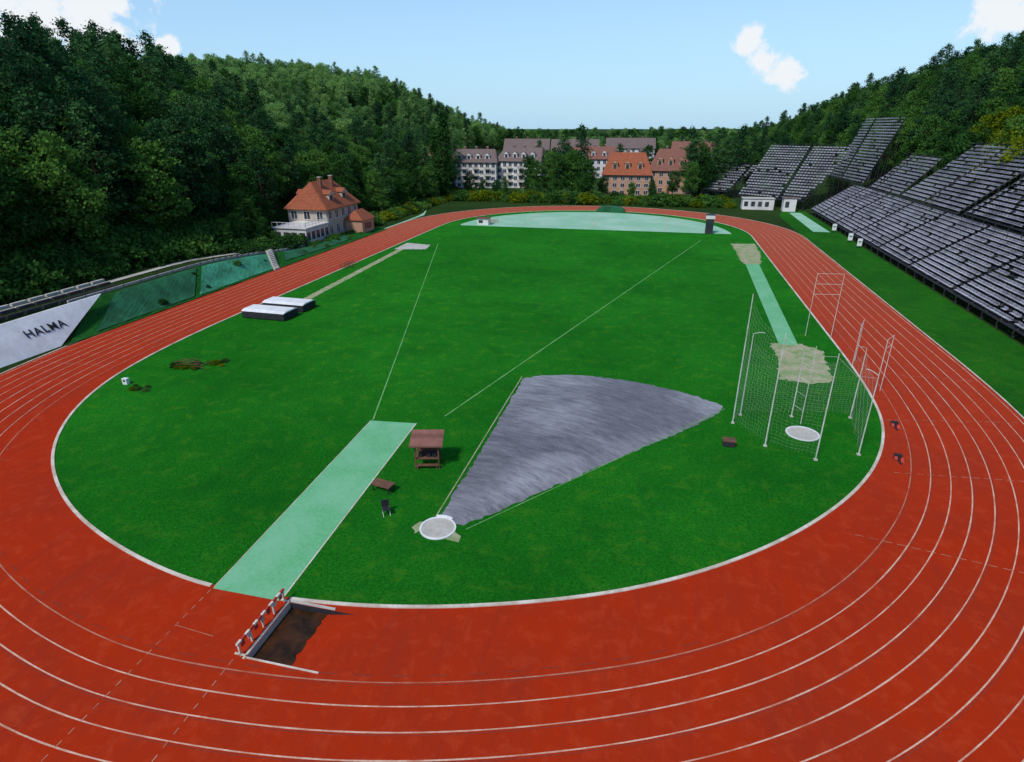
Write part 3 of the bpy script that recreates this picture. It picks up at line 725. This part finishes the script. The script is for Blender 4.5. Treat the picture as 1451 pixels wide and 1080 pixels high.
# ------------------------------------------------------------------ trees
def leaf_quads(cent,size,rng):
    n=len(cent); a=rng.normal(size=(n,3)); a/=np.linalg.norm(a,axis=1)[:,None]
    b=rng.normal(size=(n,3)); b-=a*(a*b).sum(1)[:,None]; b/=np.linalg.norm(b,axis=1)[:,None]
    s=size[:,None]; asp=rng.uniform(.5,.9,(n,1))
    return np.stack([cent-a*s-b*s*asp*.3,cent+a*s*.1-b*s*asp,cent+a*s,cent+b*s*asp],1).reshape(-1,3)
def make_tree(name,kind,seed,mk):
    rng=np.random.default_rng(seed); bl=B(); C=[];S=[]
    def clumps(pts,r,per,sz):
        pts=np.array(pts); idx=np.repeat(np.arange(len(pts)),per)
        C.append(pts[idx]+rng.normal(0,1,(len(idx),3))*r*np.array((1,1,.7))); S.append(rng.uniform(.6,1.3,len(idx))*sz)
    if kind=='pine':
        h=rng.uniform(18,22); lean=rng.normal(0,.5,2)
        tp=lambda f:(lean[0]*f*f,lean[1]*f*f,h*f)
        for i in range(6): bl.tube(tp(i/6),tp((i+1)/6),.26*(1-i/6.6),.26*(1-(i+1)/6.6),'bark',7,False)
        pts=[]; start=rng.uniform(.16,.30)
        for f in np.arange(start,.985,.036):
            x=(f-start)/(1-start)
            L=(1-x**2.8)**.7*rng.uniform(2.6,3.9)*min(1,.6+x*4)+.35
            for k in range(rng.integers(4,7)):
                t=rng.uniform(0,6.283); l=L*rng.uniform(.45,1.12); up=rng.uniform(-.1,.45)
                p=np.array(tp(f)); q=p+np.array((math.cos(t)*l,math.sin(t)*l,l*up))
                if l>1.3: bl.tube(p,q,.06,.02,'bark',4,False)
                for w in np.linspace(.4,1,max(2,int(l/.7))): pts.append(p+(q-p)*w+rng.normal(0,.2,3))
        pts.append(np.array(tp(1))); pts.append(np.array(tp(.97)))
        clumps(pts,.38,10,.25)
    elif kind=='poplar':
        h=rng.uniform(24,26)
        for i in range(6): bl.tube((0,0,h*i/6),(0,0,h*(i+1)/6),.35*(1-i/6.4),.35*(1-(i+1)/6.4),'bark',7,False)
        pts=[]
        for _ in range(330):
            f=rng.uniform(.08,1); r=2.3*math.sin(math.pi*min(1,f*.93+.06))**.55*rng.uniform(.35,1.05); t=rng.uniform(0,6.283)
            pts.append(np.array((r*math.cos(t),r*math.sin(t),h*f)))
            if rng.random()<.25: bl.tube((0,0,h*f*.85),pts[-1],.05,.02,'bark',4,False)
        clumps(pts,.42,15,.3)
    elif kind=='bush':
        pts=[]
        for _ in range(70):
            t=rng.uniform(0,6.283); r=1.7*math.sqrt(rng.random()); z=rng.uniform(.1,1.0)*1.9*math.sqrt(max(.05,1-(r/2.0)**2)); pts.append(np.array((r*math.cos(t),r*math.sin(t),z)))
            if rng.random()<.2: bl.tube((0,0,0),pts[-1],.05,.02,'bark',4,False)
        clumps(pts,.28,18,.17)
    else:
        h=rng.uniform(15,18.5); th=h*rng.uniform(.14,.24)
        for i in range(4): bl.tube((0,0,th*2.2*i/4),(0,0,th*2.2*(i+1)/4),.34*(1-i*.18),.34*(1-(i+1)*.18),'bark',7,False)
        pts=[]; nl=rng.integers(13,17)
        for l in range(nl):
            f=(l+.5)/nl; t=l*2.4+rng.normal(0,.3); z=th+(h-th)*(.08+.84*f); rr=4.1*math.sin(math.pi*(.18+.74*f))**.8*rng.uniform(.35,.8)
            c=np.array((rr*math.cos(t),rr*math.sin(t),z)); R=rng.uniform(1.6,2.5)*(1.1-.3*f)
            bl.tube((0,0,th*.8+(z-th)*.35),c,.13,.04,'bark',5,False)
            n=int(26*R*R/3)
            d=rng.normal(size=(n,3)); d/=np.linalg.norm(d,axis=1)[:,None]; d*=(R*rng.uniform(.55,1.08,n)**.6)[:,None]*np.array((1,1,.72)); 
            for q in d: pts.append(c+q)
        clumps(pts,.40,14,.24)
    C=np.concatenate(C);S=np.concatenate(S); C[:,2]=np.maximum(C[:,2],.15)
    Q=leaf_quads(C,S,rng); nb=len(bl.v); V=np.concatenate([np.array(bl.v),Q])
    F=bl.f+[(nb+4*i,nb+4*i+1,nb+4*i+2,nb+4*i+3) for i in range(len(C))]
    me=D.meshes.new(name); me.from_pydata(V.tolist(),[],F); me.materials.append(M['bark']); me.materials.append(M[mk])
    mi=np.zeros(len(F),int); mi[len(bl.f):]=1; me.polygons.foreach_set('material_index',mi); me.update(); return me
TM={'pine':[make_tree('pine_mesh%d'%i,'pine',10+i,'pine') for i in range(4)],
    'dec':[make_tree('broadleaf_mesh%d'%i,'dec',30+i,'leafd') for i in range(4)],
    'decl':[make_tree('light_broadleaf_mesh%d'%i,'dec',50+i,'leafl') for i in range(3)],
    'pinel':[make_tree('light_pine_mesh%d'%i,'pine',55+i,'leafl') for i in range(2)],
    'decy':[make_tree('yellow_broadleaf_mesh%d'%i,'dec',60+i,'leafy') for i in range(2)],
    'poplar':[make_tree('poplar_mesh','poplar',70,'leafd')],
    'bush':[make_tree('bush_mesh%d'%i,'bush',80+i,'leafd') for i in range(2)]+[make_tree('bush_mesh_y','bush',85,'leafy')],
    'bushd':[make_tree('dark_bush_mesh%d'%i,'bush',90+i,'leafd') for i in range(2)]}
def tree(name,kind,u,v,s,parent=None,z=None):
    o=D.objects.new(name,random.choice(TM[kind])); COL.objects.link(o)
    zz=float(H(u,v)) if z is None else z
    o.location=(u,v,zz-.15); o.rotation_euler=(random.uniform(-.04,.04),random.uniform(-.04,.04),random.uniform(0,6.28))
    o.scale=(s*random.uniform(.88,1.15),s*random.uniform(.88,1.15),s)
    if parent: o.parent=parent
    return o
psi=math.atan(220*math.cos(math.atan(360/850))/850)
def visible(u,v,lo=-1.04,hi=1.04):
    X_=u*math.cos(psi)+v*math.sin(psi);Z_=-u*math.sin(psi)+v*math.cos(psi)
    return Z_>5 and lo<X_/Z_<hi
def forest(name,kinds,u0,u1,v0,v1,step,smin,smax,keep=None,sf=None):
    e=empty(name); n=0
    for u in np.arange(u0,u1,step):
        for v in np.arange(v0,v1,step):
            uu=u+random.uniform(-.45,.45)*step; w=v+random.uniform(-.45,.45)*step
            if not visible(uu,w): continue
            if keep and not keep(uu,w): continue
            s=random.uniform(smin,smax)
            if sf: s*=sf(uu,w)
            tree('tree',random.choice(kinds),uu,w,s,e); n+=1
    return n
edge=lambda v:-83.5-1.2*math.sin(v*.2)
cnt=0
cnt+=forest('forest',['pine','pine','dec','dec','dec'],-112,-80,30,250,5.4,.88,1.15,lambda u,v:u<edge(v) and not(u>-85.5 and 108<v<145),lambda u,v:1.06-.27*float(sm((v-95)/60)))
cnt+=forest('forest',['pine','dec','dec','pine'],-160,-112,50,170,6.6,.95,1.15)
cnt+=forest('hillside_forest',['decl','decl','pinel','dec','pine'],-180,-112,170,260,7,.72,.92)
cnt+=forest('hillside_forest',['pinel','decl','decl','decl','decl','dec'],-290,-160,130,490,8.0,.70,.95)
cnt+=forest('hillside_forest',['pine','decl','pinel','decl','dec'],-160,-95,262,600,8.2,.62,.88,lambda u,v:u<-98-(v-262)*.08)
e=empty('forest_undergrowth')
for i in range(170):
    v=random.uniform(38,205); 
    if 108<v<142: continue
    tree('bush','bushd',edge(v)+random.uniform(-4,3.2),v,random.uniform(1.2,2.4),e)
cnt+=forest('forest',['decy','dec','decy','dec'],68,112,90,175,6.8,.85,1.2)
cnt+=forest('forest',['dec','dec','pine','dec','dec'],66,150,70,330,7,.8,1.15,lambda u,v:u>68 and not(u<112 and 90<v<175))
cnt+=forest('forest',['dec','pine','dec','dec'],55,170,330,640,10.5,.8,1.1)
cnt+=forest('distant_wood',['pine','dec','dec','decl'],-170,60,440,640,14,.8,1.0)
cnt+=forest('distant_wood',['dec','dec','decl'],-260,330,660,900,24,1.0,1.3)
for u,v,s in ((82,122,1.25),(84,132,1.3),(86,142,1.25),(88,152,1.3),(90,128,1.3),(92,140,1.25)):
    tree('ash_tree','decy',u,v,s)
tree('poplar_tree','poplar',-72,202,1.12); tree('poplar_tree','poplar',-77,210,.95)
for u,v,s,k in ((-46,222,.8,'dec'),(-43,219,.85,'dec'),(-39,223,.9,'dec'),(-35,219,1.0,'dec'),(-31,222,1.05,'dec'),(-27.5,224,1.1,'pine'),(-36,229,1.1,'pine'),(-30,232,1.05,'dec'),(-40,231,1.0,'dec'),(-25,219,.85,'dec'),
                (-62,216,.42,'dec'),(-54,215,.4,'dec'),(-66,213,.5,'dec'),(-58,218,.4,'dec'),(-79,216,.8,'dec'),(-84,220,.7,'dec'),(-10,222,.36,'dec'),(-3,222,.36,'dec'),(-20,224,.5,'dec'),
                (4,234,.6,'dec'),(9,236,1.0,'pine'),(11,240,1.1,'pine'),(14,236,1.0,'dec'),(18,243,1.1,'pine'),(22,249,1.05,'pine'),(27,252,1.1,'pine'),(10,229,.7,'dec'),(14,250,1.1,'dec'),(34,256,1.0,'dec'),(42,252,1.1,'pine'),(50,248,1.0,'dec'),(60,240,1.0,'dec'),
                (-80,150,.8,'dec'),(-77,160,.7,'dec'),(-80,170,.85,'pine'),(-76,178,.7,'dec'),(-79,188,.9,'dec'),(-75,196,.8,'dec'),(-79,203,.9,'pine'),
                (-80,104,.4,'dec'),(-79,99,.35,'dec'),(-83,110,.6,'dec'),(-81,111,.45,'dec'),(-83.5,117,.6,'dec'),(-78.5,109.5,.34,'dec'),(-76.3,110,.22,'dec'),(-8,300,.9,'dec'),(-20,290,.9,'pine'),(10,300,.9,'dec'),(-50,300,.8,'dec'),(-60,310,.8,'pine'),(-42,290,.9,'dec'),(25,310,1.,'dec'),(-69.3,141,.25,'dec')):
    tree('pine_tree' if k=='pine' else 'broadleaf_tree',k,u,v,s,z=.0 if u>-75 and v>200 else None)
for i in range(120):
    u=-72+i*.85+random.uniform(-.5,.5); 
    if 22<u<44 : continue
    v=206+random.uniform(-2.5,5)-max(0,u*.05)
    tree('shrub','bush',u,v,random.uniform(.9,1.9),z=0)
for i in range(30): tree('shrub','bush',-71.5+random.uniform(-1.5,1),142+i*2.1,random.uniform(.8,1.5))
for i in range(14): tree('shrub','bushd',-79+random.uniform(-2.5,1),58+i*3.6,random.uniform(.8,1.5))
for i in range(14): tree('shrub','bushd',-73.2+random.uniform(-2.0,1.0),97+i*1.25,random.uniform(.7,1.4))
for i in range(8): tree('shrub','bushd',-69.2+random.uniform(-.8,.6),113+i*2.6,random.uniform(.4,.8))
for i in range(16):
    v=random.uniform(64,135); p=bankpt(random.uniform(.2,1),v); 
    tree('shrub','bushd',p[0],v,random.uniform(.2,.45))
for i in range(16): tree('weed_clump','bush',-48.6+i*.33+random.uniform(-.2,.2),48.6+i*.12+random.uniform(-.9,1.2),random.uniform(.14,.26),z=.15)
for i in range(5): tree('weed_clump','bush',-48.0+i*.45,43.2+random.uniform(-.4,.5),random.uniform(.12,.2),z=.15)
print('trees',cnt)
# ------------------------------------------------------------------ camera
f=850.; th=math.atan(360/f)
cam=D.cameras.new('camera'); cam.sensor_width=36; cam.lens=36*f/1451; cam.clip_end=12000; cam.clip_start=.1
co=D.objects.new('camera',cam); COL.objects.link(co); co.location=(0,0,23.26)
co.rotation_euler=(math.pi/2-th,0,psi); SC.camera=co
# ------------------------------------------------------------------ light
SE,SA=math.radians(50),math.radians(202)
sd=Vector((math.sin(SA)*math.cos(SE),math.cos(SA)*math.cos(SE),math.sin(SE)))
sl=D.lights.new('sun','SUN'); sl.energy=3.2; sl.angle=math.radians(9); sl.color=(1,.96,.9)
so=D.objects.new('sun',sl); COL.objects.link(so); so.rotation_euler=sd.to_track_quat('Z','Y').to_euler(); so.location=(0,0,80)
w=D.worlds.new('World'); SC.world=w; w.use_nodes=True; nt=w.node_tree; nt.nodes.clear()
out=nt.nodes.new('ShaderNodeOutputWorld'); bg=nt.nodes.new('ShaderNodeBackground'); bg.inputs[1].default_value=.15
sk=nt.nodes.new('ShaderNodeTexSky'); sk.sky_type='NISHITA'; sk.sun_disc=False; sk.sun_elevation=SE; sk.sun_rotation=SA
sk.air_density=1.0; sk.dust_density=.0; sk.ozone_density=1.5
tint=mix(nt,1.,sk.outputs[0],(.95,1.02,1.15),'MULTIPLY')
tc=nt.nodes.new('ShaderNodeTexCoord')
sx=nt.nodes.new('ShaderNodeSeparateXYZ'); nt.links.new(tc.outputs['Generated'],sx.inputs[0])
hz=nt.nodes.new('ShaderNodeMapRange'); hz.inputs[1].default_value=0; hz.inputs[2].default_value=.32; hz.inputs[3].default_value=.92; hz.inputs[4].default_value=.0
nt.links.new(sx.outputs[2],hz.inputs[0])
nt.links.new(mix(nt,hz.outputs[0],tint,(2.35,4.1,5.6)),bg.inputs[0])
nz=noise(nt,22,8,.62,tc.outputs['Generated'],.3)
def dirv(x,y):
    X_=x-725;Hh=f*math.cos(th)+(540-y)*math.sin(th);V=-f*math.sin(th)+(540-y)*math.cos(th)
    return Vector((X_*math.cos(psi)-Hh*math.sin(psi),X_*math.sin(psi)+Hh*math.cos(psi),V)).normalized()
acc=None
for (x,y,r) in ((1060,60,.024),(1085,86,.032),(1115,100,.030),(1425,5,.045),(1448,22,.035),(120,10,.07),(60,0,.07),(165,45,.03),(238,66,.014),(10,5,.06)):
    d=nt.nodes.new('ShaderNodeVectorMath'); d.operation='DISTANCE'; nt.links.new(tc.outputs['Generated'],d.inputs[0]); d.inputs[1].default_value=dirv(x,y)
    a=nt.nodes.new('ShaderNodeMath'); a.operation='SUBTRACT'; a.inputs[0].default_value=r; nt.links.new(d.outputs['Value'],a.inputs[1])
    b_=nt.nodes.new('ShaderNodeMath'); b_.operation='DIVIDE'; nt.links.new(a.outputs[0],b_.inputs[0]); b_.inputs[1].default_value=r
    if acc is None: acc=b_.outputs[0]
    else:
        c_=nt.nodes.new('ShaderNodeMath'); c_.operation='MAXIMUM'; nt.links.new(acc,c_.inputs[0]); nt.links.new(b_.outputs[0],c_.inputs[1]); acc=c_.outputs[0]
ma=nt.nodes.new('ShaderNodeMath'); ma.operation='MULTIPLY_ADD'; nt.links.new(nz.outputs[0],ma.inputs[0]); ma.inputs[1].default_value=3.0; ma.inputs[2].default_value=-1.6
ad=nt.nodes.new('ShaderNodeMath'); ad.operation='ADD'; nt.links.new(acc,ad.inputs[0]); nt.links.new(ma.outputs[0],ad.inputs[1])
mr=nt.nodes.new('ShaderNodeMapRange'); mr.interpolation_type='SMOOTHSTEP'; mr.inputs[1].default_value=0; mr.inputs[2].default_value=.5; nt.links.new(ad.outputs[0],mr.inputs[0])
bg2=nt.nodes.new('ShaderNodeBackground'); bg2.inputs[0].default_value=(.90,.94,.98,1); bg2.inputs[1].default_value=.97
ms=nt.nodes.new('ShaderNodeMixShader'); nt.links.new(mr.outputs[0],ms.inputs[0]); nt.links.new(bg.outputs[0],ms.inputs[1]); nt.links.new(bg2.outputs[0],ms.inputs[2]); nt.links.new(ms.outputs[0],out.inputs[0])
SC.view_settings.view_transform='Standard'; SC.view_settings.look='None'; SC.view_settings.exposure=0
